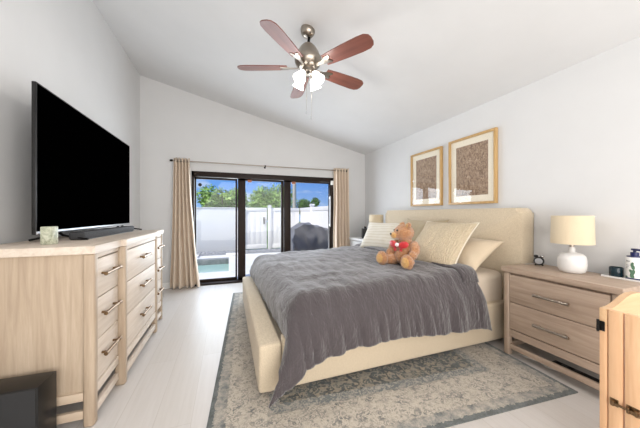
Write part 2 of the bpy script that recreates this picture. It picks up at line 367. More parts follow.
for x in (.33, 1.13):
    bm = BM(); dbox(bm, (x, YB-.01, DZ-.15), (x+.07, YB+.02, DZ-.105), .004); finish('door_sensor', bm, M['orange'], door)
bm = BM(); dbox(bm, (DX1-.08, YB-.045, DZ-.14), (DX1-.03, YB-.019, DZ-.06), .004); finish('alarm_contact', bm, M['trim'], door)
bm = BM(); lathe(bm, [(0, 0), (.03, 0), (.03, .006), (0, .006)], dl((-.45, YB+.098, 1.70)), 20, Euler((PI/2, 0, 0)), False); finish('glass_sticker', bm, M['black'], door)

# ------------------------------------------------------------------ outside
GZ = -.12; PX0, PX1, PY0, PY1 = -4.5, .02, 6.35, 8.0
bm = BM(); box(bm, (-8, YB+.14, GZ-.1), (9, PY0, GZ)); box(bm, (PX1, PY0, GZ-.1), (9, PY1, GZ)); box(bm, (-8, PY1, GZ-.1), (9, 9.9, GZ)); box(bm, (-8, PY0, GZ-.1), (PX0, PY1, GZ)); struct('pool_deck', bm, M['deck'])
bm = BM(); box(bm, (-30, 9.9, GZ-.15), (30, 45, GZ-.05)); struct('ground', bm, M['grass'])
bm = BM(); box(bm, (PX0, PY0, -1.5), (PX1, PY1, -1.4))
for a, b in (((PX0, PY0-.05, -1.5), (PX1, PY0, GZ-.02)), ((PX0, PY1, -1.5), (PX1, PY1+.05, GZ-.02)), ((PX0-.05, PY0, -1.5), (PX0, PY1, GZ-.02)), ((PX1, PY0, -1.5), (PX1+.05, PY1, GZ-.02))): box(bm, a, b)
struct('pool_basin', bm, M['pool_wall'])
bm = BM(); box(bm, (PX0, PY0, -1.35), (PX1, PY1, -.25)); o = struct('pool_water', bm, M['water'])
bm = BM(); box(bm, (PX0, PY1-.02, -.34), (PX1, PY1+.22, GZ+.02), .01); tag(finish('pool_coping', bm, M['stone']), 'grey stone edge along the far side of the pool', 'pool edge')
bm = BM(); box(bm, (-7.9, 8.87, GZ), (2.3, 9.58, GZ+.025)); rr = random.Random(3)
for i in range(900):
    x, y = rr.uniform(-2.6, 2.3), rr.uniform(8.93, 9.53); s = rr.uniform(.02, .05)
    t = bmesh.new(); bmesh.ops.create_icosphere(t, subdivisions=1, radius=s)
    bmesh.ops.transform(t, matrix=Matrix.Translation((x, y, GZ+.03)) @ Matrix.Diagonal((1, rr.uniform(.7, 1.2), .6, 1)), verts=t.verts); add(bm, t)
o = finish('gravel', bm, M['gravel']); o['kind'] = 'stuff'; tag(o, 'strip of grey gravel at the foot of the white fence', 'gravel')
for x0, x1, lab in ((-1.55, -.85, 'white flat stone on the gravel edge, at the left end of the pool view'), (-.06, .42, 'white flat stone on the gravel edge, beside the dark door post')):
    bm = BM(); box(bm, (x0, 8.5, GZ), (x1, 8.85, GZ+.06), .01); tag(finish('stepping_stone', bm, M['vinyl']), lab, 'stone', 'white stones by the pool')
FT = 1.43
def fence_post(x, y, root, h=FT+.06, ox=0, oy=0):
    bm = BM(); box(bm, (x-ox-.06, y-oy-.06, GZ), (x-ox+.06, y-oy+.06, h), .006); p = finish('post', bm, M['vinyl'], root)
    bm = BM(); prism(bm, [(x-ox-.075, h), (x-ox+.075, h), (x-ox+.075, h+.02), (x-ox, h+.06), (x-ox-.075, h+.02)], 1, y-oy-.075, y-oy+.075); finish('post_cap', bm, M['vinyl'], p)
def fence(name, label, p0, p1, posts):
    root = thing(name, label, 'fence', (p0[0], p0[1], GZ)); L = math.dist(p0, p1); ang = math.atan2(p1[1]-p0[1], p1[0]-p0[0]); root.rotation_euler = (0, 0, ang)
    bm = BM(); k = int(L/.16)
    for i in range(k): box(bm, (i*L/k+.0004, -.012, .06), ((i+1)*L/k-.0004, .012, FT-GZ-.06), .002)
    finish('board_panel', bm, M['vinyl'], root)
    bm = BM(); box(bm, (0, -.03, FT-GZ-.12), (L, .03, FT-GZ), .006); finish('top_rail', bm, M['vinyl'], root)
    bm = BM(); box(bm, (0, -.03, .05), (L, .03, .2), .006); finish('bottom_rail', bm, M['vinyl'], root)
    for q in posts:
        bm = BM(); box(bm, (q-.06, -.06, 0), (q+.06, .06, FT-GZ+.05), .006); p = finish('post', bm, M['vinyl'], root)
        bm = BM(); prism(bm, [(q-.075, FT-GZ+.05), (q+.075, FT-GZ+.05), (q+.075, FT-GZ+.07), (q, FT-GZ+.11), (q-.075, FT-GZ+.07)], 1, -.075, .075); finish('post_cap', bm, M['vinyl'], p)
    return root
# masonry wall left of the gate is plain white; then a vinyl gate and vinyl fences
bm = BM(); box(bm, (-8, 9.62, GZ), (.55, 9.8, FT-.03), .01); box(bm, (-8, 9.6, FT-.03), (.57, 9.82, FT), .006); tag(finish('garden_wall', bm, M['vinyl']), 'plain white garden wall behind the pool', 'wall')
fence('vinyl_gate', 'white board gate between garden wall and corner post with a black latch', (.57, 9.7), (1.36, 9.7), ())
g = [o for o in bpy.data.objects if o.name.startswith('vinyl_gate')][0]; g['category'] = 'gate'
bm = BM(); box(bm, (.66, -.07, .95), (.70, -.03, 1.2), .005); finish('latch', bm, M['black_metal'], g)
fence('vinyl_fence', 'white board fence facing the house, right of the corner post', (1.44, 9.7), (2.6, 9.7), (0.02,))
fence('vinyl_fence', 'white board fence running back along the right side of the yard', (2.66, 9.7), (2.66, 4.95), (1.45, 3.3, 4.6))
# covered grill
root = thing('covered_grill', 'barbecue grill under a charcoal grey weather cover on the patio', 'grill', (1.98, 6.25, GZ))
t = bmesh.new(); bmesh.ops.create_cube(t, size=1); bmesh.ops.subdivide_edges(t, edges=t.edges[:], cuts=30, use_grid_fill=True)
for v in t.verts:
    x, y, z = v.co.x*2, v.co.y*2, v.co.z+.5
    sh = 1 - .10*max(0, z-.55)/.45; X = math.copysign(abs(x)**1.0, x)*.52*sh; Y = y*.33*sh
    top = 1.10 - .16*max(0, x+.05)**.8 - .30*max(0, -x-.55)**1.2 - .05*math.exp(-((x-.15)/.12)**2) - .06*max(0, abs(y)-.4)
    Z = z*top
    k = noise.noise(Vector((X*5, Y*5, Z*2)))*.12 + math.sin(X*19+Z*5+2*noise.noise(Vector((X*3,Z*3,0))))*.10*(1-.6*z)+.10*noise.noise(Vector((X*9+Z*4, Z*3, 2)))
    v.co = Vector((X*(1+k*.8), Y*(1+1.5*k), max(0, Z+noise.noise(Vector((X*4, Y*4, 3)))*.05*z)))
finish('weather_cover', t, M['tarp'], root, 70)
# trees
def tree(name, label, x, y, zt, r, mat, nleaf, seed, squash=.9, g='trees beyond the white fence'):
    rr = random.Random(seed); root = thing(name, label, 'tree', (x, y, GZ-.05), 0, g)
    bm = BM(); h = zt-r*squash-GZ; tube(bm, [(0, 0, 0), (.04, .02, h*.5), (-.03, 0, h), (.05, .05, h+r*.5)], [.12, .1, .08, .03], 8)
    for k in range(5):
        a = k*1.26+seed; tube(bm, [(0, 0, h*.8), (math.cos(a)*r*.4, math.sin(a)*r*.4, h+r*.2), (math.cos(a)*r*.75, math.sin(a)*r*.75, h+r*.45)], [.05, .03, .015], 6)
    finish('trunk', bm, M['bark'], root)
    bm = BM(); blobs = [(Vector((rr.uniform(-.65, .65)*r, rr.uniform(-.6, .6)*r, h+rr.uniform(-.35, .55)*r*squash)), rr.uniform(.28, .5)*r) for _ in range(16)]
    for i in range(nleaf):
        c, q = rr.choice(blobs); d = Vector((rr.gauss(0, 1), rr.gauss(0, 1), rr.gauss(0, 1))).normalized()
        p = c+d*q*rr.uniform(.6, 1.08)
        if p.z < .2: continue
        s = rr.uniform(.06, .12); u = Vector((rr.gauss(0, 1), rr.gauss(0, 1), rr.gauss(0, .6))).normalized(); vv = u.cross(d+Vector((.01, .02, .3))).normalized()
        bm.faces.new([bm.verts.new(p+u*s), bm.verts.new(p+vv*s*.5), bm.verts.new(p-u*s), bm.verts.new(p-vv*s*.5)])
    me_mat = mat; me = bpy.data.meshes.new('foliage'); bm.to_mesh(me); bm.free(); o = bpy.data.objects.new('foliage', me); COL.objects.link(o); me.materials.append(me_mat); o.parent = root
tree('leafy_tree', 'bushy green tree above the white wall in the left door pane', -.25, 13.4, 2.6, 1.15, M['leaf'], 4600, 11)
tree('leafy_tree', 'low dark green tree at far left of the left door pane', -2.9, 15.2, 2.3, 1.2, M['leaf_dark'], 3600, 12)
tree('leafy_tree', 'broad sunlit tree filling the middle door pane above the gate', 2.35, 15.6, 3.1, 1.5, M['leaf'], 6500, 13)
tree('leafy_tree', 'small dark tree above the fence in the right door pane', 4.75, 15.6, 2.3, .75, M['leaf_dark'], 2600, 14)
tree('leafy_tree', 'tree beyond the fence at the right edge of the right door pane', 6.1, 12.5, 2.6, .8, M['leaf_dark'], 2600, 15)
bm = BM(); tube(bm, [(3.18, 12.8, GZ-.05), (3.18, 12.8, 4.5)], [.10, .085], 14)
tag(finish('utility_pole', bm, M['pale_pole']), 'tall pale pole beyond the fence in the right door pane', 'pole')

# ------------------------------------------------------------------ rug
RROT = R(-4.2); rc = Vector((-.14, 1.22, 0)) + Matrix.Rotation(RROT, 3, 'Z') @ Vector((RW/2, RL/2, 0))
bm = BM(); box(bm, (-RW/2, -RL/2, 0), (RW/2, RL/2, .008), .003)
o = finish('area_rug', bm, M['rug']); o.location = rc; o.rotation_euler = (0, 0, RROT); tag(o, 'worn grey and cream oriental rug under the bed', 'rug')
RUGZ = .008

# ------------------------------------------------------------------ case furniture
def pull(parent, a, b, out, r=.009, mat='bronze_pull'):
    """bar pull between points a and b on a front, standing off along out"""
    a, b, out = Vector(a), Vector(b), Vector(out); d = (b-a).normalized()
    bm = BM(); tube(bm, [a+out, b+out], r, 12)
    for p in (a+d*.03, b-d*.03): tube(bm, [p, p+out], r*.8, 10)
    for p, s in ((a, -1), (b, 1)): tube(bm, [p+out-d*s*.03, p+out+d*s*.002], r*1.25, 12)
    return finish('handle', bm, M[mat], parent)

# dresser against the left wall (front faces +x); local origin at its floor centre
DYL, DYH, DXF, DTZ = 1.80, 3.42, -.715, 1.02
dr = thing('dresser', 'washed oak nine drawer dresser standing along the left wall', 'dresser', (-1.0, (DYL+DYH)/2, 0))
hl = (DYH-DYL)/2; xf = DXF+1.0; xb = XL+.02+1.0; cb = .42; pro = .03     # centre bay half length, its projection
S = [(-hl, -cb, xf), (-cb, cb, xf+pro), (cb, hl, xf)]
bm = BM(); box(bm, (xb, -hl+.02, .16), (xf-.03, -hl+.04, DTZ-.04)); box(bm, (xb, hl-.04, .2), (xf-.03, hl-.02, DTZ-.04)); box(bm, (xb+.002, -hl+.03, .2), (xf-.026, hl-.03, .22)); box(bm, (xb+.001, -hl+.03, .19), (xb+.015, hl-.03, DTZ-.042)); box(bm, (xf-.05, -hl+.035, .19), (xf-.025, hl-.035, DTZ-.041))
finish('carcass', bm, M['oak_z'], dr)
bm = BM(); prism(bm, [(xb, -hl-.012), (xf+.012, -hl-.012), (xf+.012, -cb-.02), (xf+pro+.012, -cb-.02), (xf+pro+.012, cb+.02), (xf+.012, cb+.02), (xf+.012, hl+.012), (xb, hl+.012)], 2, DTZ-.045, DTZ, .004)
finish('top_board', bm, M['oak_y'], dr)
for y, x in ((-hl, xf), (hl-.05, xf)):
    bm = BM(); box(bm, (x-.05, y, 0), (x+.004, y+.05, DTZ-.045), .012, 3); finish('front_post', bm, M['oak_z'], dr)
    bm = BM(); box(bm, (xb, y, 0), (xb+.05, y+.05, DTZ-.045), .01, 3); finish('rear_post', bm, M['oak_z'], dr)
for y in (-cb-.025, cb-.025):
    bm = BM(); box(bm, (xf-.03, y, 0), (xf+pro+.006, y+.05, DTZ-.045), .014, 3); finish('front_post', bm, M['oak_z'], dr)
for y in (-hl+.006, hl-.032):
    bm = BM(); box(bm, (xb+.05, y, .15), (xf-.05, y+.026, .198), .003); finish('side_apron', bm, M['oak_x'], dr)
    bm = BM(); box(bm, (xb+.05, y, .05), (xf-.05, y+.026, .095), .003); finish('side_stretcher', bm, M['oak_x'], dr)
for (a, b, x) in S:
    bm = BM(); box(bm, (x-.03, a+.028, .16), (x-.002, b-.028, .215), .003); finish('front_apron', bm, M['oak_y'], dr)
    bm = BM(); box(bm, (x-.03, a+.028, .05), (x-.002, b-.028, .095), .003); finish('front_stretcher', bm, M['oak_y'], dr)
    bm = BM(); box(bm, (x-.03, a+.028, DTZ-.075), (x-.002, b-.028, DTZ-.045), .002); finish('top_trim', bm, M['oak_y'], dr)
    y0, y1 = a+.03, b-.03; zz = [.222, .465, .707, .94]
    for z0, z1 in zip(zz, zz[1:]):
        bm = BM(); box(bm, (x-.024, y0+.003, z0+.003), (x-.004, y1-.003, z1-.003), .004); d = finish('drawer', bm, M['oak_y'], dr)
        c = (y0+y1)/2; zc_ = (z0+z1)/2+.02; L = .11
        pull(d, (x-.004, c-L, zc_), (x-.004, c+L, zc_), (.032, 0, 0))

# nightstand, front faces -x; local origin floor centre
def make_nightstand(label, loc, G='grey'):
    ns = thing('nightstand', label, 'nightstand', loc, 0, 'pair of matching nightstands')
    w2, xf, xb, tz = .355, -.20, .20, .75
    bm = BM(); box(bm, (xf+.03, -w2+.02, .17), (xb, -w2+.04, tz-.04)); box(bm, (xf+.03, w2-.04, .2), (xb, w2-.02, tz-.04)); box(bm, (xf+.031, -w2+.03, .2), (xb-.002, w2-.03, .215)); box(bm, (xb-.015, -w2+.03, .19), (xb-.001, w2-.03, tz-.042)); box(bm, (xf+.026, -w2+.035, .19), (xf+.045, w2-.035, tz-.041)); finish('carcass', bm, M[G+'_z'], ns)
    bm = BM(); box(bm, (xf-.018, -w2-.012, tz-.042), (xb+.005, w2+.012, tz), .004); finish('top_board', bm, M[G+'_y'], ns)
    for y in (-w2, w2-.045):
        bm = BM(); box(bm, (xf-.004, y, 0), (xf+.045, y+.045, tz-.042), .01, 3); finish('front_post', bm, M[G+'_z'], ns)
        bm = BM(); box(bm, (xb-.045, y, 0), (xb, y+.045, tz-.042), .01, 3); finish('rear_post', bm, M[G+'_z'], ns)
        bm = BM(); box(bm, (xf+.045, y+.01, .15), (xb-.045, y+.034, .2), .003); finish('side_apron', bm, M[G+'_x'], ns)
        bm = BM(); box(bm, (xf+.045, y+.01, .06), (xb-.045, y+.034, .10), .003); finish('side_stretcher', bm, M[G+'_x'], ns)
    bm = BM(); box(bm, (xf+.002, -w2+.045, .165), (xf+.028, w2-.045, .225), .003); finish('front_apron', bm, M[G+'_y'], ns)
    bm = BM(); box(bm, (xf+.002, -w2+.045, .06), (xf+.028, w2-.045, .10), .003); finish('front_stretcher', bm, M[G+'_y'], ns)
    for z0, z1 in ((.232, .455), (.46, .69)):
        bm = BM(); box(bm, (xf, -w2+.048, z0), (xf+.022, w2-.048, z1), .004); d = finish('drawer', bm, M[G+'_y'], ns)
        z = (z0+z1)/2-.005; pull(d, (xf, -.11, z), (xf, .11, z), (-.032, 0, 0), .009, 'nickel')
    return ns
NX = 2.45
n1 = make_nightstand('grey brown oak two drawer nightstand between bed and wooden gate', (NX, 1.215, 0))
make_nightstand('pale nightstand on the far side of the bed near the curtain', (NX, 4.20, 0), 'pale')

# ------------------------------------------------------------------ bed
BR = 0.0
bc = Vector((1.43, 2.665, RUGZ)); bed = thing('bed', 'beige linen upholstered king bed with low footboard on the rug', 'bed', bc, BR)
bx0, bx1, hw = .185-1.43, 2.48-1.43, .985
bm = BM(); box(bm, (bx0, -hw, .035), (bx0+.15, hw, .345), .022, 4); finish('footboard', bm, M['linen'], bed)
for s in (-1, 1):
    y0, y1 = (-hw, -hw+.08) if s < 0 else (hw-.08, hw)
    bm = BM(); box(bm, (bx0+.152, y0, .035), (bx1, y1, .375), .02, 4); finish('side_rail', bm, M['linen'], bed)
bm = BM(); box(bm, (bx0+.1, -hw+.06, .15), (bx1, hw-.06, .30)); finish('slat_deck', bm, M['linen'], bed)
# headboard: rounded outer corner profile
hh = 1.25; hy = 1.075
def rrect(x0, x1, y0, y1, r, k=8):
    p = []
    for cx, cy, a0 in ((x1-r, y1-r, 0), (x0+r, y1-r, 90)):
        for i in range(k+1):
            a = R(a0+90*i/k); p.append((cx+r*math.cos(a), cy+r*math.sin(a)))
    return p+[(x0, y0), (x1, y0)]
bm = BM(); prism(bm, rrect(-hy, hy, .03, hh, .05), 0, bx1+.03, bx1+.20, .035); finish('headboard', bm, M['linen'], bed, 50)
for x, y in ((bx0+.08, -hw+.08), (bx0+.08, hw-.08), (bx1+.1, -hw+.0), (bx1+.1, hw)):
    bm = BM(); lathe(bm, [(.02, 0), (.028, .045)], (x, y, 0), 14); finish('leg', bm, M['grey_z'], bed)
bm = BM(); box(bm, (bx0+.25, -hw+.055, .30), (bx1+.02, hw-.045, .645), .06, 5); 
for v in bm.verts: v.co.z -= .085*max(0, min(1, (bx1-.5-v.co.x)/1.4))*max(0, (v.co.z-.3)/.35)
finish('mattress', bm, M['sheet'], bed, 60)

# duvet
dv = thing('duvet', 'slate grey duvet spread over the bed and hanging to the rug', 'duvet', bc, BR)
def lerp(a, b, t): return a+(b-a)*t
def interp(x, tab):
    for (a, b), (c, d) in zip(tab, tab[1:]):
        if x <= c: return lerp(b, d, max(0, min(1, (x-a)/(c-a))))
    return tab[-1][1]
HEM = [(-1.25, .05), (-1.205, .05), (-1.0, .19), (-.98, .215), (-.85, .25), (-.6, .275), (-.27, .285), (.2, .25), (.55, .235), (.72, .19)]
xe, xh = .33-1.43, 2.03-1.43; A = .33; yn, yf = -hw-.005, hw-.02; B = .5; ZT = .645
NXs, NYs = 150, 130; bm = BM(); grid = []
for i in range(NXs+1):
    s = i/NXs; row = []; ZT = lerp(.59, .672, min(1, s*1.15))
    q = -A + s*(xh-xe+A)                      # arc position from the foot hem to the head hem
    for j in range(NYs+1):
        t = j/NYs; wv = -B + t*((yf-yn)+B+.30)  # from the near hem to the far hem
        a = max(0, -q); b = max(0, -wv); c = max(0, wv-(yf-yn))
        xe_ = xe + .07*(1-min(1, max(0, wv)/(yf-yn)))
        # puffed top
        x = lerp(xe_, xh, max(0, q)/(xh-xe)); y = yn+min(max(0, wv), yf-yn)
        ez = lambda d, r: r-math.sqrt(max(0, r*r-(r-min(d, r))**2))
        z = ZT - ez(max(0, q), .12) - ez(max(0, wv) if b == 0 else 0, .10) - ez(max(0, (yf-yn)-wv), .10)
        z = max(z, ZT-.13)
        n1_ = noise.noise(Vector((x*2.3, y*2.6, .3))); n2_ = noise.noise(Vector((x*5+y*2, y*7, 1.7)))
        top = .018*n1_ + .010*n2_ + .012*noise.noise(Vector((x*14, y*5, 5.)))
        z += top+.012
        if a > 0 and b == 0:
            f = a/A; z = lerp(z, .36-RUGZ, f); x = xe_ - .012*math.sin(f*PI) - .012 + .02*noise.noise(Vector((y*6, f*2, 2)))*f
        if b > 0:
            f = b/B
            if a > 0:
                g_ = a/A; zs = lerp(ZT-.11, .36-RUGZ, g_); xs = xe_-.02; xt = lerp(xe_-.02, -1.205, g_); hem = interp(xt, HEM)
                ff = f; z = lerp(zs, hem, ff); x = lerp(xs, xt, ff**.9)
                xw = x*14
            else:
                hx = x+.10*f*max(0, (q-(xh-xe)*.80)/((xh-xe)*.20)); hem = interp(hx, HEM); z = lerp(z, hem, f); x = hx
            # drape outward with folds
            fold = noise.noise(Vector((x*5.5+.8*z, 3.1, .7)))*.034 + noise.noise(Vector((x*13+z*2.0, 7.7, z*1.3)))*.022 + .013*noise.noise(Vector((x*26+z*3, 1, z*2)))
            y = yn - (.05*min(1, f*2)*max(0, min(1, (-.68-x)/.35))) - .045*math.sin(min(1, f*2.2)*PI/2) - .012 - abs(fold)*1.25*min(1, f*1.6) - .012*f
            z += .012*noise.noise(Vector((x*9, f*3, 4)))*f
        if c > 0:
            f = min(1, c/.30); z = lerp(z, .40, f); y = yf + .03*math.sin(min(1, f*2)*PI/2)+.01 + .02*noise.noise(Vector((x*6, 9, z)))
        row.append(bm.verts.new((x, y, z)))
    grid.append(row)
for i in range(NXs):
    for j in range(NYs): bm.faces.new((grid[i][j], grid[i+1][j], grid[i+1][j+1], grid[i][j+1]))
o = finish('quilted_cover', bm, M['duvet'], dv, 0)
o.data.shade_smooth()
md = o.modifiers.new('thick', 'SOLIDIFY'); md.thickness = .022; md.offset = 1.0
# folded-down strip at the head end of the duvet
bm = BM(); rows = []
for i in range(9):
    row = []
    for j in range(90):
        s, t = i/8, j/89; y = lerp(yn-.02, yf+.02, t); x = xh-.16+.17*s + .01*noise.noise(Vector((y*5, s, 2)))
        z = ZT + .028 + .018*math.sin(s*PI) + .018*noise.noise(Vector((x*2.3, y*2.6, .3)))
        e = min(1, (y-yn+.02)/.1, (yf+.02-y)/.1); z -= .11*(1-math.sqrt(max(0, 1-(1-max(0, e))**2)))
        row.append(bm.verts.new((x, y, z)))
    rows.append(row)
for i in range(8):
    for j in range(89): bm.faces.new((rows[i][j], rows[i+1][j], rows[i+1][j+1], rows[i][j+1]))
o = finish('turned_down_edge', bm, M['duvet'], dv, 0); o.data.shade_smooth(); md = o.modifiers.new('thick', 'SOLIDIFY'); md.thickness = .02; md.offset = 1

# pillows: local x = width, y = height, z = thickness
def pillow(name, label, c, wid, up, W, H, D, mat, flange=.02, seed=1, piping=None):
    wid = Vector(wid).normalized(); up = Vector(up); up = (up-wid*up.dot(wid)).normalized(); nn = wid.cross(up)
    bm = BM(); N = 40; top = []; bot = []
    for i in range(N+1):
        ra, rb = [], []
        for j in range(N+1):
            u, v = i/N*2-1, j/N*2-1
            e = max(0, (1-abs(u)**2.6)*(1-abs(v)**2.6))**.55
            pin = 1-.085*(1-abs(u)**2)*abs(v)**3; pin2 = 1-.085*(1-abs(v)**2)*abs(u)**3
            x, y = u*W/2*pin2, v*H/2*pin
            k = noise.noise(Vector((u*1.7+seed, v*1.7, seed*3.)))*.22 + noise.noise(Vector((u*5+seed, v*3, 1)))*.09
            z = D/2*e*(1+k)
            ra.append(bm.verts.new((x, y, z))); rb.append(ra[-1] if (i in (0, N) or j in (0, N)) else bm.verts.new((x, y, -D/2*e*(1-k*.5))))
        top.append(ra); bot.append(rb)
    for i in range(N):
        for j in range(N):
            bm.faces.new((top[i][j], top[i+1][j], top[i+1][j+1], top[i][j+1])); bm.faces.new((bot[i][j], bot[i][j+1], bot[i+1][j+1], bot[i+1][j]))
    per = [top[i][0].co.copy() for i in range(N+1)]+[top[N][j].co.copy() for j in range(1, N+1)]+[top[i][N].co.copy() for i in range(N-1, -1, -1)]+[top[0][j].co.copy() for j in range(N-1, 0, -1)]
    o = finish(name, bm, mat, None, 0); o.data.shade_smooth(); tag(o, label, 'pillow', 'pillows against the headboard')
    if piping:
        bm = BM(); tube(bm, per+[per[0]], .006, 8, False); finish('piping', bm, piping, o)
    m4 = Matrix((wid, up, nn)).transposed().to_4x4(); m4.translation = Vector(c); o.matrix_world = m4
    return o
pillow('bed_pillow', 'ivory striped pillow at the far end of the headboard, left of the teddy bear', (2.10, 3.16, .885), (.42, -.9, 0), (.45, .26, .75), .70, .46, .17, M['pillow_stripe'], seed=2)
pillow('bed_pillow', 'khaki square pillow leaning on the headboard behind the teddy bear', (2.32, 2.68, .90), (.12, -.99, 0), (.42, .05, .9), .66, .52, .16, M['pillow_tan'], seed=3)
pillow('scatter_cushion', 'large textured oatmeal cushion leaning in front, right of the teddy bear', (2.05, 2.10, .905), (.20, -.98, 0), (.52, .16, .52), .58, .60, .17, M['pillow_weave'], seed=4, piping=M['pillow_cream'])
pillow('bed_pillow', 'sand coloured pillow slumped at the near end of the headboard', (2.24, 2.05, .812), (.06, -1, 0), (.80, .06, .50), .70, .48, .16, M['pillow_sand'], seed=5)

# ------------------------------------------------------------------ teddy bear (faces local -y)
face = math.atan2(-.27, -.96)
bear = thing('teddy_bear', 'honey brown teddy bear with red bow sitting on the duvet', 'teddy bear', (1.68, 2.16, .685), face+PI/2)
bear.scale = (1.16, 1.08, 1.04)
HT = Matrix.Rotation(R(-34), 3, 'Z')     # the head looks to the bear's right
def hb(bm, c, r, seg=20): ball(bm, HT @ Vector(c), r, seg, HT.to_euler())
bm = BM()
ball(bm, (0, .01, .125), (.092, .085, .125))            # trunk
ball(bm, (0, -.03, .10), (.078, .07, .09))               # belly
hb(bm, (0, -.01, .315), (.090, .085, .082), 24)        # head
hb(bm, (0, -.075, .295), (.048, .045, .038))           # muzzle base
ball(bm, (0, .0, .235), (.06, .06, .04))                 # neck
for s in (-1, 1):
    hb(bm, (s*.072, .005, .385), (.034, .020, .034))   # ears
    ball(bm, (s*.105, -.015, .175), (.043, .045, .075), 16, Euler((R(-25), R(s*-22), 0)))
    ball(bm, (s*.115, -.06, .115), (.036, .042, .042))
    ball(bm, (s*.085, -.08, .052), (.050, .090, .050), 20, Euler((0, 0, R(s*26))))
    ball(bm, (s*.128, -.160, .066), (.058, .038, .070))
src = finish('plush_source', bm, M['plush'], None, 0)
r1 = src.modifiers.new('r', 'REMESH'); r1.mode = 'VOXEL'; r1.voxel_size = .006
r2 = src.modifiers.new('s', 'SMOOTH'); r2.factor = .5; r2.iterations = 6
dg = bpy.context.evaluated_depsgraph_get(); dg.update()
me = bpy.data.meshes.new_from_object(src.evaluated_get(dg)); bpy.data.objects.remove(src)
for v in me.vertices:
    v.co += v.normal*(.004*noise.noise(v.co*60)+.003*noise.noise(v.co*140))
me.shade_smooth(); body = bpy.data.objects.new('body', me); COL.objects.link(body); body.parent = bear
if not me.materials: me.materials.append(M['plush'])
for s in (-1, 1):
    bm = BM(); hb(bm, (s*.035, -.083, .338), .0095); finish('eye', bm, M['black'], bear)
    bm = BM(); ball(bm, (s*.132, -.193, .066), (.036, .010, .047)); finish('foot_pad', bm, M['plush_gold'], bear)
    bm = BM(); hb(bm, (s*.072, -.014, .386), (.021, .008, .021)); finish('inner_ear', bm, M['plush_gold'], bear)
bm = BM(); hb(bm, (0, -.103, .29), (.042, .026, .033)); finish('muzzle', bm, M['plush_gold'], bear)
bm = BM(); hb(bm, (0, -.13, .303), (.014, .008, .010)); finish('nose', bm, M['black'], bear)
bow = BM()
for s in (-1, 1): ball(bow, (s*.050, -.100, .206), (.050, .018, .034), 18, Euler((0, R(s*-18), R(s*12)))); box(bow, (s*.03-.012, -.106, .145), (s*.03+.012, -.100, .2), .002, 1)
b_ = finish('bow', bow, M['ribbon'], bear); bm = BM(); ball(bm, (.0, -.117, .206), (.020, .012, .019)); finish('bow_knot', bm, M['ribbon_white'], b_)

# ------------------------------------------------------------------ television and things on the dresser
TX, TY0, TY1, TZ0, TZ1 = -1.08, 2.025, 3.585, 1.075, 1.995
tv = thing('television', 'large black flat screen television on the dresser', 'television', (TX, (TY0+TY1)/2, DTZ)); hy_ = (TY1-TY0)/2; z0, z1 = TZ0-DTZ, TZ1-DTZ
bm = BM(); box(bm, (-.024, -hy_, z0), (-.002, hy_, z1), .003); finish('casing', bm, M['black'], tv)
bm = BM(); box(bm, (-.10, -hy_*.6, z0+.05), (-.034, hy_*.6, z0+.5), .02); finish('rear_housing', bm, M['black'], tv)
bm = BM(); box(bm, (-.006, -hy_+.01, z0+.022), (.0, hy_-.008, z1-.01), 0); finish('screen', bm, M['screen'], tv)
bm = BM(); box(bm, (-.008, -hy_+.002, z0), (.002, hy_-.002, z0+.020), .002); finish('lower_bezel', bm, M['silver'], tv)
for y in (-hy_+.24, hy_-.24):
    s = -1 if y < 0 else 1
    bm = BM(); tube(bm, [(-.018, y, z0+.01), (.02, y+s*.02, z0-.02), (.17, y+s*.05, .007)], [.009, .008, .007], 10); tube(bm, [(-.018, y, z0+.01), (-.05, y+s*.01, z0-.02), (-.15, y+s*.03, .007)], [.009, .008, .007], 10); finish('foot', bm, M['black_metal'], tv)
sb = thing('soundbar', 'long charcoal soundbar under the television', 'soundbar', (-.975, 2.72, DTZ))
bm = BM(); box(bm, (-.045, -.50, .004), (.045, .50, .056), .012, 3); finish('speaker_body', bm, M['soundbar'], sb)
bm = BM(); box(bm, (-.04, -.485, 0), (.04, .485, .006)); finish('rubber_foot', bm, M['black'], sb)
bm = BM(); box(bm, (-.035, -.045, .0565), (.035, .045, .0585), .001, 1); finish('control_panel', bm, M['black'], sb)
bm = BM(); box(bm, (-.028, -.028, 0), (.028, .028, .106), .005); o = finish('marble_block', bm, M['marble']); o.location = (-1.0, 1.985, DTZ); o.rotation_euler = (0, 0, R(-8)); tag(o, 'pale green marble block on the near end of the dresser', 'ornament')

# subwoofer on the floor by the dresser
sw = thing('subwoofer', 'black subwoofer box on the floor beside the near end of the dresser', 'speaker', (-1.035, 1.72, 0), R(-1))
bm = BM(); box(bm, (-.17, -.085, .01), (.17, .06, .362), .004); finish('cabinet', bm, M['black'], sw)
bm = BM(); box(bm, (-.168, -.097, .012), (.168, -.085, .36), .003); finish('front_grille', bm, M['soft_black'], sw)
for x in (-.13, .13):
    for y in (-.05, .03):
        bm = BM(); lathe(bm, [(.015, 0), (.015, .012)], (x, y, 0), 12); finish('rubber_foot', bm, M['black'], sw)

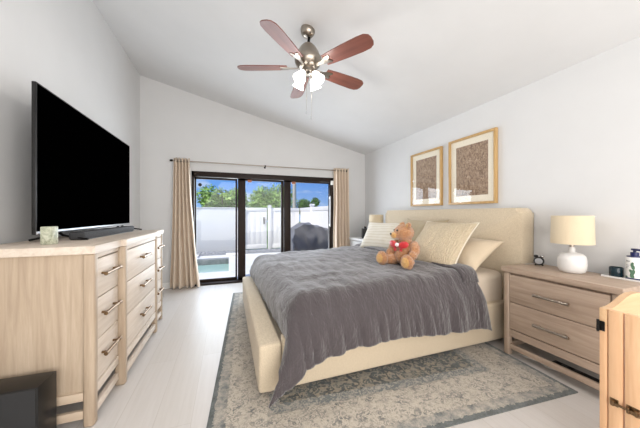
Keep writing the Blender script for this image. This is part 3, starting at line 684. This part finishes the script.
# ------------------------------------------------------------------ curtains
RZ, RY = 2.055, YB-.085
rod = thing('curtain_rod', 'slim dark metal curtain rod above the sliding door', 'curtain rod', (.65, RY, RZ))
bm = BM(); tube(bm, [(-1.48, 0, 0), (1.55, 0, 0)], .0095, 12); finish('pole', bm, M['nickel'], rod)
for s, x in ((-1, -1.48), (1, 1.55)):
    bm = BM(); ball(bm, (x+s*.02, 0, 0), (.026, .018, .018)); finish('finial', bm, M['black_metal'], rod)
for x in (-1.43, -.02, 1.36):
    bm = BM(); tube(bm, [(x, .085, 0), (x, 0, 0)], .006, 8); box(bm, (x-.015, .078, -.03), (x+.015, .085, .03), .002); lathe(bm, [(.016, -.008), (.016, .008)], (x, 0, 0), 16, Euler((0, PI/2, 0))); finish('bracket', bm, M['black_metal'], rod)
def curtain(label, xt0, xt1, xb0, xb1, folds, seed):
    cx = (xt0+xt1)/2; root = thing('curtain', label, 'curtain', (cx, RY, 0), 0, 'pair of taupe curtains')
    bm = BM(); NU, NV = folds*16, 60; rows = []
    for j in range(NV+1):
        t = j/NV; row = []; z = lerp(RZ+.045, .012, t)
        for i in range(NU+1):
            u = i/NU; x = lerp(lerp(xt0, xb0, t**1.6), lerp(xt1, xb1, t**1.6), u)-cx
            ph = u*folds*2*PI; amp = lerp(.050, .064, t)*(1+.3*noise.noise(Vector((u*4, t*1.5, seed))))
            y = math.sin(ph+.5*noise.noise(Vector((u*3, t*2.2, seed+4)))*t*3)*amp
            x += .014*noise.noise(Vector((u*5, t*3, seed+9)))*t
            row.append(bm.verts.new((x, y, z)))
        rows.append(row)
    for j in range(NV):
        for i in range(NU): bm.faces.new((rows[j][i], rows[j][i+1], rows[j+1][i+1], rows[j+1][i]))
    o = finish('drape', bm, M['curtain'], root, 0); o.data.shade_smooth(); md = o.modifiers.new('t', 'SOLIDIFY'); md.thickness = .003
    for k in range(folds*2+1):
        if k == 0 or k == folds*2: continue
        u = k/(folds*2); x = lerp(xt0, xt1, u)-cx
        bm = BM(); t = bmesh.new(); n_ = 18; rings = []
        for a in range(n_):
            an = 2*PI*a/n_; rings.append([t.verts.new(((.004*math.cos(2*PI*b/6)), (.022+.005*math.sin(2*PI*b/6))*math.cos(an), RZ+(.022+.005*math.sin(2*PI*b/6))*math.sin(an))) for b in range(6)])
        for a in range(n_):
            for b in range(6): t.faces.new((rings[a][b], rings[(a+1) % n_][b], rings[(a+1) % n_][(b+1) % 6], rings[a][(b+1) % 6]))
        bmesh.ops.transform(t, matrix=Matrix.Translation((x, 0, 0)), verts=t.verts); add(bm, t); finish('grommet', bm, M['nickel'], root)
    return root
curtain('taupe curtain bunched at the left side of the sliding door', -.815, -.585, -.87, -.43, 5, 1)
curtain('taupe curtain bunched at the right side of the sliding door', 1.95, 2.26, 1.95, 2.30, 5, 2)

# ------------------------------------------------------------------ pictures on the right wall
def picture(label, y0, y1, z0, z1):
    root = thing('picture_frame', label, 'picture', (XR-.002, (y0+y1)/2, z0), 0, 'two framed prints above the headboard'); w2 = (y1-y0)/2; h = z1-z0; f = .026; d = -.038
    bm = BM()
    for lo, hi in (((d, -w2, 0), (0, w2, f)), ((d, -w2, h-f), (0, w2, h)), ((d, -w2, f), (0, -w2+f, h-f)), ((d, w2-f, f), (0, w2, h-f))): box(bm, lo, hi, .003)
    finish('moulding', bm, M['frame_gold'], root)
    bm = BM(); box(bm, (-.014, -w2+f-.004, f-.004), (-.004, w2-f+.004, h-f+.004)); finish('mat', bm, M['mat'], root, 0)
    k = .075+f; bm = BM(); box(bm, (-.0155, -w2+k, k), (-.0142, w2-k, h-k)); finish('print', bm, M['print'], root, 0)
    bm = BM(); box(bm, (-.030, -w2+f-.003, f-.003), (-.0275, w2-f+.003, h-f+.003)); finish('glass_pane', bm, M['glass'], root, 0)
picture('gilt framed brown print, the farther one from the camera nearest the curtain', 2.675, 3.28, 1.315, 2.10)
picture('gilt framed brown print, the nearer and larger one toward the bedside lamp', 1.935, 2.555, 1.315, 2.115)

# ------------------------------------------------------------------ on the nightstands
def table_lamp(label, loc):
    root = thing('table_lamp', label, 'lamp', loc, 0, 'two matching bedside lamps')
    bm = BM(); lathe(bm, [(.0, 0), (.058, 0), (.072, .006), (.082, .028), (.085, .06), (.084, .10), (.078, .128), (.062, .145), (.030, .153), (.020, .162), (.019, .195), (0, .195)], (0, 0, 0), 40, None, False); finish('base', bm, M['ceramic'], root, 50)
    bm = BM(); lathe(bm, [(.014, .185), (.014, .225)], (0, 0, 0), 16); finish('socket', bm, M['nickel'], root)
    bm = BM(); ball(bm, (0, 0, .27), (.028, .028, .04)); finish('bulb', bm, M['ceramic'], root)
    bm = BM(); lathe(bm, [(.126, .222), (.122, .437), (.119, .437), (.123, .222), (.126, .222)], (0, 0, 0), 48, None, False); finish('lamp_shade', bm, M['shade'], root, 50)
    bm = BM()
    for a in range(3): tube(bm, [(0, 0, .40), (.12*math.cos(a*2.09), .12*math.sin(a*2.09), .425)], .002, 6)
    tube(bm, [(0, 0, .22), (.045, 0, .27), (.03, 0, .36), (0, 0, .40)], .002, 6); tube(bm, [(0, 0, .22), (-.045, 0, .27), (-.03, 0, .36), (0, 0, .40)], .002, 6); finish('shade_carrier', bm, M['nickel'], root)
    return root
lp = table_lamp('white ceramic table lamp with cream drum shade on the near nightstand', (2.505, 1.225, .75))
dup(lp, (2.47, 3.965, .75), 0, 'cream drum shade lamp on the far nightstand, partly hidden behind striped pillow')
root = thing('clock_radio', 'small black upright box on the far nightstand beside the curtain', 'radio', (2.38, 4.20, .75), R(-20))
bm = BM(); box(bm, (-.055, -.075, .004), (.055, .075, .185), .008); finish('casing', bm, M['black'], root)
bm = BM(); lathe(bm, [(.022, 0), (.022, .035), (.016, .04)], (0, -.02, .185), 16); finish('knob', bm, M['black'], root)
bm = BM(); box(bm, (-.053, -.045, .03), (-.049, .045, .14), .001, 1); finish('grille', bm, M['soft_black'], root)
root = thing('alarm_clock', 'small black and silver round clock beside the headboard on the near nightstand', 'clock', (2.55, 1.475, .75), R(25))
bm = BM(); lathe(bm, [(0, -.02), (.030, -.02), (.036, -.012), (.036, .012), (.030, .02), (0, .02)], (0, 0, .042), 28, Euler((0, PI/2, 0)), False); finish('casing', bm, M['black'], root)
bm = BM(); lathe(bm, [(0, 0), (.026, 0), (.026, .003), (0, .003)], (-.024, 0, .042), 28, Euler((0, PI/2, 0)), False); finish('dial', bm, M['silver'], root)
for s in (-1, 1):
    bm = BM(); ball(bm, (0, s*.020, .082), (.013, .016, .012)); finish('bell', bm, M['steel'] if s < 0 else M['black'], root)
    bm = BM(); tube(bm, [(0, s*.016, .015), (0, s*.028, 0.003)], .006, 8); finish('foot', bm, M['black'], root)
bm = BM(); tube(bm, [(2.56, 1.515, .756), (2.54, 1.55, .754), (2.50, 1.558, .754), (2.48, 1.53, .754), (2.52, 1.548, .757), (2.60, 1.53, .754), (2.65, 1.5, .754)], .002, 6); tag(finish('charging_cable', bm, M['cable']), 'thin pale cable looped on the nightstand beside the headboard', 'cable')
TRX, TRY = 2.60, .97
root = thing('tray', 'thin white tray under the pump bottle and teal jar', 'tray', (TRX, TRY, .75))
bm = BM(); box(bm, (-.055, -.11, 0), (.055, .11, .006), .002); finish('plate', bm, M['ceramic'], root)
bm = BM()
for lo, hi in (((-.055, -.11, .004), (-.051, .11, .012)), ((.051, -.11, .004), (.055, .11, .012)), ((-.055, -.11, .004), (.055, -.106, .012)), ((-.055, .106, .004), (.055, .11, .012))): box(bm, lo, hi, .001, 1)
finish('rim', bm, M['ceramic'], root)
bm = BM(); t0 = [(.0, 0), (.033, 0), (.036, .004), (.036, .062), (.033, .066), (.031, .066), (.031, .05), (0, .05)]; lathe(bm, t0, (0, 0, 0), 32, None, False)
root = thing('candle_jar', 'small dark teal jar on the tray beside the pump bottle', 'jar', (2.605, 1.022, .7565)); finish('glass_body', bm, M['teal'], root, 40)
bm = BM(); lathe(bm, [(0, .05), (.030, .05), (.030, .052), (0, .052)], (0, 0, 0), 24, None, False); finish('wax', bm, M['teal'], root)
bo = thing('pump_bottle', 'white lotion bottle with navy pump and leaf print on the tray', 'bottle', (2.60, .932, .7565), R(-28)); bo.scale = (1, 1, 1.22)
bm = BM(); lathe(bm, [(0, 0), (.036, 0), (.040, .004), (.040, .118), (.037, .124), (0, .124)], (0, 0, 0), 36, None, False); finish('bottle_body', bm, M['bottle'], bo, 40)
bm = BM(); lathe(bm, [(.0405, .0), (.0405, .010)], (0, 0, 0), 36); finish('base_band', bm, M['navy'], bo)
bm = BM(); lathe(bm, [(.037, .122), (.037, .129), (.020, .130), (.020, .150), (.008, .151), (.008, .162)], (0, 0, 0), 28); pm = finish('pump_collar', bm, M['navy'], bo, 40)
bm = BM(); box(bm, (-.013, -.045, .160), (.013, .013, .171), .004); finish('pump_nozzle', bm, M['navy'], pm)
def on_body(bm, ang0, ang1, z0, z1, r=.0406, k=4):
    for i in range(k):
        a, b = lerp(ang0, ang1, i/k), lerp(ang0, ang1, (i+1)/k); vs = [bm.verts.new((r*math.cos(q), r*math.sin(q), z)) for q, z in ((a, z0), (b, z0), (b, z1), (a, z1))]; bm.faces.new(vs)
bm = BM(); A0 = R(180)
for i in range(8): on_body(bm, A0-.30+i*.075, A0-.30+i*.075+.05, .098, .104 + (.003 if i in (0, 3) else 0), k=1)
for r_ in range(3): on_body(bm, A0-.35, A0+.25-.1*r_, .078-.008*r_, .080-.008*r_)
finish('label_text', bm, M['ink'], bo, 0)
bm = BM()
for ang, z, ln, tilt in ((.55, .02, .035, .3), (.62, .04, .036, -.4), (.48, .045, .03, .8), (.66, .07, .03, .2), (.56, .085, .026, -.3), (-.5, .012, .016, .4), (-.3, .012, .016, -.4), (-.1, .012, .014, .2)):
    c = A0+ang; pts = []
    for q in range(10):
        an = 2*PI*q/10; lx, lz = math.sin(an)*ln*.28, math.cos(an)*ln*.5; X = lx*math.cos(tilt)-lz*math.sin(tilt); Z = lx*math.sin(tilt)+lz*math.cos(tilt)
        a2 = c+X/.0408; pts.append(bm.verts.new((.0410*math.cos(a2), .0410*math.sin(a2), max(.011, z+Z))))
    bm.faces.new(pts)
finish('leaf_print', bm, M['leaf_print'], bo, 0)
# cords lying under the near nightstand
bm = BM(); tube(bm, [(2.33, 1.50, .012), (2.34, 1.42, .012), (2.36, 1.36, .014), (2.33, 1.30, .012), (2.37, 1.2, .012), (2.36, 1.05, .012), (2.40, .9, .012)], .006, 8); tag(finish('extension_cord', bm, M['cable']), 'pale extension cord trailing on the floor under the near nightstand', 'cord')
root = thing('power_strip', 'dark power strip on the floor under the near nightstand', 'power strip', (2.44, 1.15, 0), 0)
bm = BM(); box(bm, (-.028, -.16, 0), (.028, .16, .035), .006); finish('strip_body', bm, M['black'], root)
for k in range(4):
    bm = BM(); box(bm, (-.016, -.12+k*.075, .034), (.016, -.12+k*.075+.035, .037), .002, 1); finish('socket', bm, M['soft_black'], root)

# ------------------------------------------------------------------ ceiling fan
fx, fy = .697, 2.285; fz = zc(fx); BZ = 2.553
fan = thing('ceiling_fan', 'five blade ceiling fan with cherry blades and lit frosted shades', 'ceiling fan', (fx, fy, BZ))
ct = fz-BZ; tilt = Euler((0, math.atan(SL), 0))
bm = BM(); lathe(bm, [(.0, .0), (.066, 0), (.068, -.012), (.058, -.042), (.038, -.062), (.018, -.068), (0, -.068)], (0, 0, ct), 36, tilt, False); finish('canopy', bm, M['nickel'], fan, 40)
bm = BM(); tube(bm, [(.012, 0, ct-.05), (0, 0, .19)], .012, 14); finish('downrod', bm, M['black_metal'], fan)
bm = BM(); lathe(bm, [(0, .215), (.03, .215), (.052, .205), (.075, .18), (.098, .14), (.114, .10), (.124, .085), (.124, .055), (.112, .025), (.085, .0), (.06, -.012), (0, -.012)], (0, 0, 0), 40, None, False); finish('motor_housing', bm, M['nickel'], fan, 40)
bm = BM(); lathe(bm, [(0, -.01), (.055, -.01), (.058, -.05), (.045, -.062), (0, -.066)], (0, 0, 0), 36, None, False); kit = finish('light_kit', bm, M['nickel'], fan, 40)
for k, a in enumerate((160, -135, -57, 13, 86)):
    rz = Matrix.Rotation(R(a), 4, 'Z'); px = Matrix.Rotation(R(-14), 4, 'X')
    bm = BM(); t = bmesh.new(); pr = [(.19, .056), (.26, .063), (.40, .071), (.54, .075), (.605, .070), (.637, .050), (.648, .022)]
    pts = [(x, y) for x, y in pr]+[(x, -y) for x, y in reversed(pr)]
    A_ = [t.verts.new((x, y, .004)) for x, y in pts]; B_ = [t.verts.new((x, y, -.004)) for x, y in pts]; t.faces.new(A_); t.faces.new(B_[::-1])
    for i in range(len(pts)): t.faces.new((A_[i], B_[i], B_[(i+1) % len(pts)], A_[(i+1) % len(pts)]))
    add(bm, t); o = finish('blade', bm, M['blade'], fan, 30); o.matrix_local = rz @ px
    bm = BM(); prism(bm, [(.09, .018), (.16, .016), (.20, .036), (.255, .040), (.255, .018), (.225, 0), (.255, -.018), (.255, -.040), (.20, -.036), (.16, -.016), (.09, -.018)], 2, -.010, -.0045, .001); i_ = finish('blade_iron', bm, M['nickel'], fan, 30); i_.matrix_local = rz @ px
SHD = []
for k in range(4):
    a = R(35+90*k); d = Vector((math.cos(a), math.sin(a), 0)); q = Vector((d.x*.55, d.y*.55, -.85)).normalized(); rot = Vector((0, 0, -1)).rotation_difference(q).to_euler(); o0 = d*.055+Vector((0, 0, -.045))
    bm = BM(); lathe(bm, [(.016, 0), (.019, -.03), (.024, -.036)], o0, 18, rot); finish('shade_holder', bm, M['nickel'], kit, 40)
    bm = BM(); lathe(bm, [(.022, -.03), (.032, -.05), (.040, -.08), (.046, -.105), (.056, -.128), (.0545, -.128), (.0445, -.105), (.038, -.08), (.030, -.05), (.020, -.03)], o0, 28, rot, False); sh = finish('glass_shade', bm, M['frosted'], fan, 60)
    bm = BM(); c = o0+q*.085; ball(bm, c, (.022, .022, .022), 16); finish('bulb', bm, M['bulb'], sh)
    # the shade throws most of its bulb's light out of its open mouth, a little upward through the glass
    light('bulb_light', 'SPOT', tuple(Vector((fx, fy, BZ))+o0+q*.14), aim(q), 5.0, (1, 0.96, 0.91), shadow_soft_size=.03, spot_size=R(172), spot_blend=.35)
    light('bulb_light', 'POINT', tuple(Vector((fx, fy, BZ))+o0+q*.165), (0, 0, 0), 2.0, (1, 0.97, 0.93), shadow_soft_size=.035)
for x, y, L in ((.025, -.03, .40), (-.025, -.035, .36)):
    bm = BM(); tube(bm, [(x, y, -.055), (x, y, -.055-L)], .0014, 6); pc = finish('pull_chain', bm, M['nickel'], fan)
    bm = BM(); lathe(bm, [(.0015, 0), (.005, -.012), (.004, -.028), (.001, -.032)], (x, y, -.055-L), 10); finish('chain_fob', bm, M['silver'], pc)

# ------------------------------------------------------------------ wooden gate, near right
GX, GY, GT = 1.64, .70, .762
gt = thing('pet_gate', 'folding pine wood gate with arched rear panel at the right edge', 'gate', (GX, GY, 0))
# arched panel running along +x, rails, bars
def arch(x):
    s = max(0, min(1, (x-.03)/.20)) if x < .25 else max(0, min(1, (.47-x)/.20)); s = s*s*(3-2*s); return GT+.048*s
L = .50; pts = [(L*i/40, arch(L*i/40)) for i in range(41)]
bm = BM(); prism(bm, pts+[(L, GT-.075), (0, GT-.075)], 1, -.026, 0, .002); finish('arched_rail', bm, M['pine_x'], gt, 30)
for x in (0, L-.045):
    bm = BM(); box(bm, (x, -.026, 0), (x+.045, 0, GT-.076), .003); finish('stile', bm, M['pine_z'], gt)
bm = BM(); box(bm, (.045, -.024, .05), (L-.045, -.002, .11), .003); finish('bottom_rail', bm, M['pine_x'], gt)
for k in range(6):
    x = .085+k*.062; bm = BM(); tube(bm, [(x, -.013, .11), (x, -.013, GT-.075)], .009, 10); finish('bar', bm, M['pine_z'], gt)
# front panel running towards the camera (-y), with a small door in it
y0 = -.030
bm = BM(); box(bm, (0, y0-.046, 0), (.024, y0, GT), .003); finish('stile', bm, M['pine_z'], gt)
bm = BM(); box(bm, (0, y0-.046-.52, 0), (.024, y0-.52, GT), .003); finish('stile', bm, M['pine_z'], gt)
dy = y0-.052
dn = bpy.data.objects.new('gate_door', None); COL.objects.link(dn); dn.parent = gt
for (lo, hi), mm, nm in ((((0, dy-.056, .04), (.024, dy, GT)), 'pine_z', 'door_stile'), (((0, dy-.462, .04), (.024, dy-.406, GT)), 'pine_z', 'door_stile'), (((0, dy-.406, GT-.092), (.024, dy-.056, GT)), 'pine_z', 'door_rail'), (((0, dy-.406, .04), (.024, dy-.056, .12)), 'pine_z', 'door_rail')):
    bm = BM(); box(bm, lo, hi, .003); finish(nm, bm, M[mm], dn)
for k in range(5):
    y = dy-.10-k*.065; bm = BM(); tube(bm, [(.012, y, .12), (.012, y, GT-.092)], .009, 10); finish('bar', bm, M['pine_z'], dn)
# slide bolt
lz = .352
bm = BM(); box(bm, (-.003, dy-.046, lz-.018), (0, dy-.006, lz+.018), .001, 1); tube(bm, [(-.012, dy-.05, lz), (-.012, y0-.014, lz)], .0055, 10)
for q in (dy-.04, dy-.016): box(bm, (-.019, q-.005, lz-.013), (0, q+.005, lz+.013), .003)
finish('slide_bolt', bm, M['bronze_pull'], dn)
bm = BM(); box(bm, (-.003, y0-.034, lz-.016), (0, y0-.006, lz+.016), .001, 1); box(bm, (-.019, y0-.026, lz-.012), (0, y0-.014, lz+.012), .003); finish('bolt_keeper', bm, M['bronze_pull'], gt)
bm = BM(); box(bm, (-.004, -.020, GT-.105), (.0, .004, GT-.06), .001, 1); box(bm, (-.004, .000, GT-.085), (.02, .004, GT-.06), .001, 1); tube(bm, [(-.006, .002, GT-.11), (-.006, .002, GT-.055)], .005, 10); finish('hinge', bm, M['black_metal'], gt)
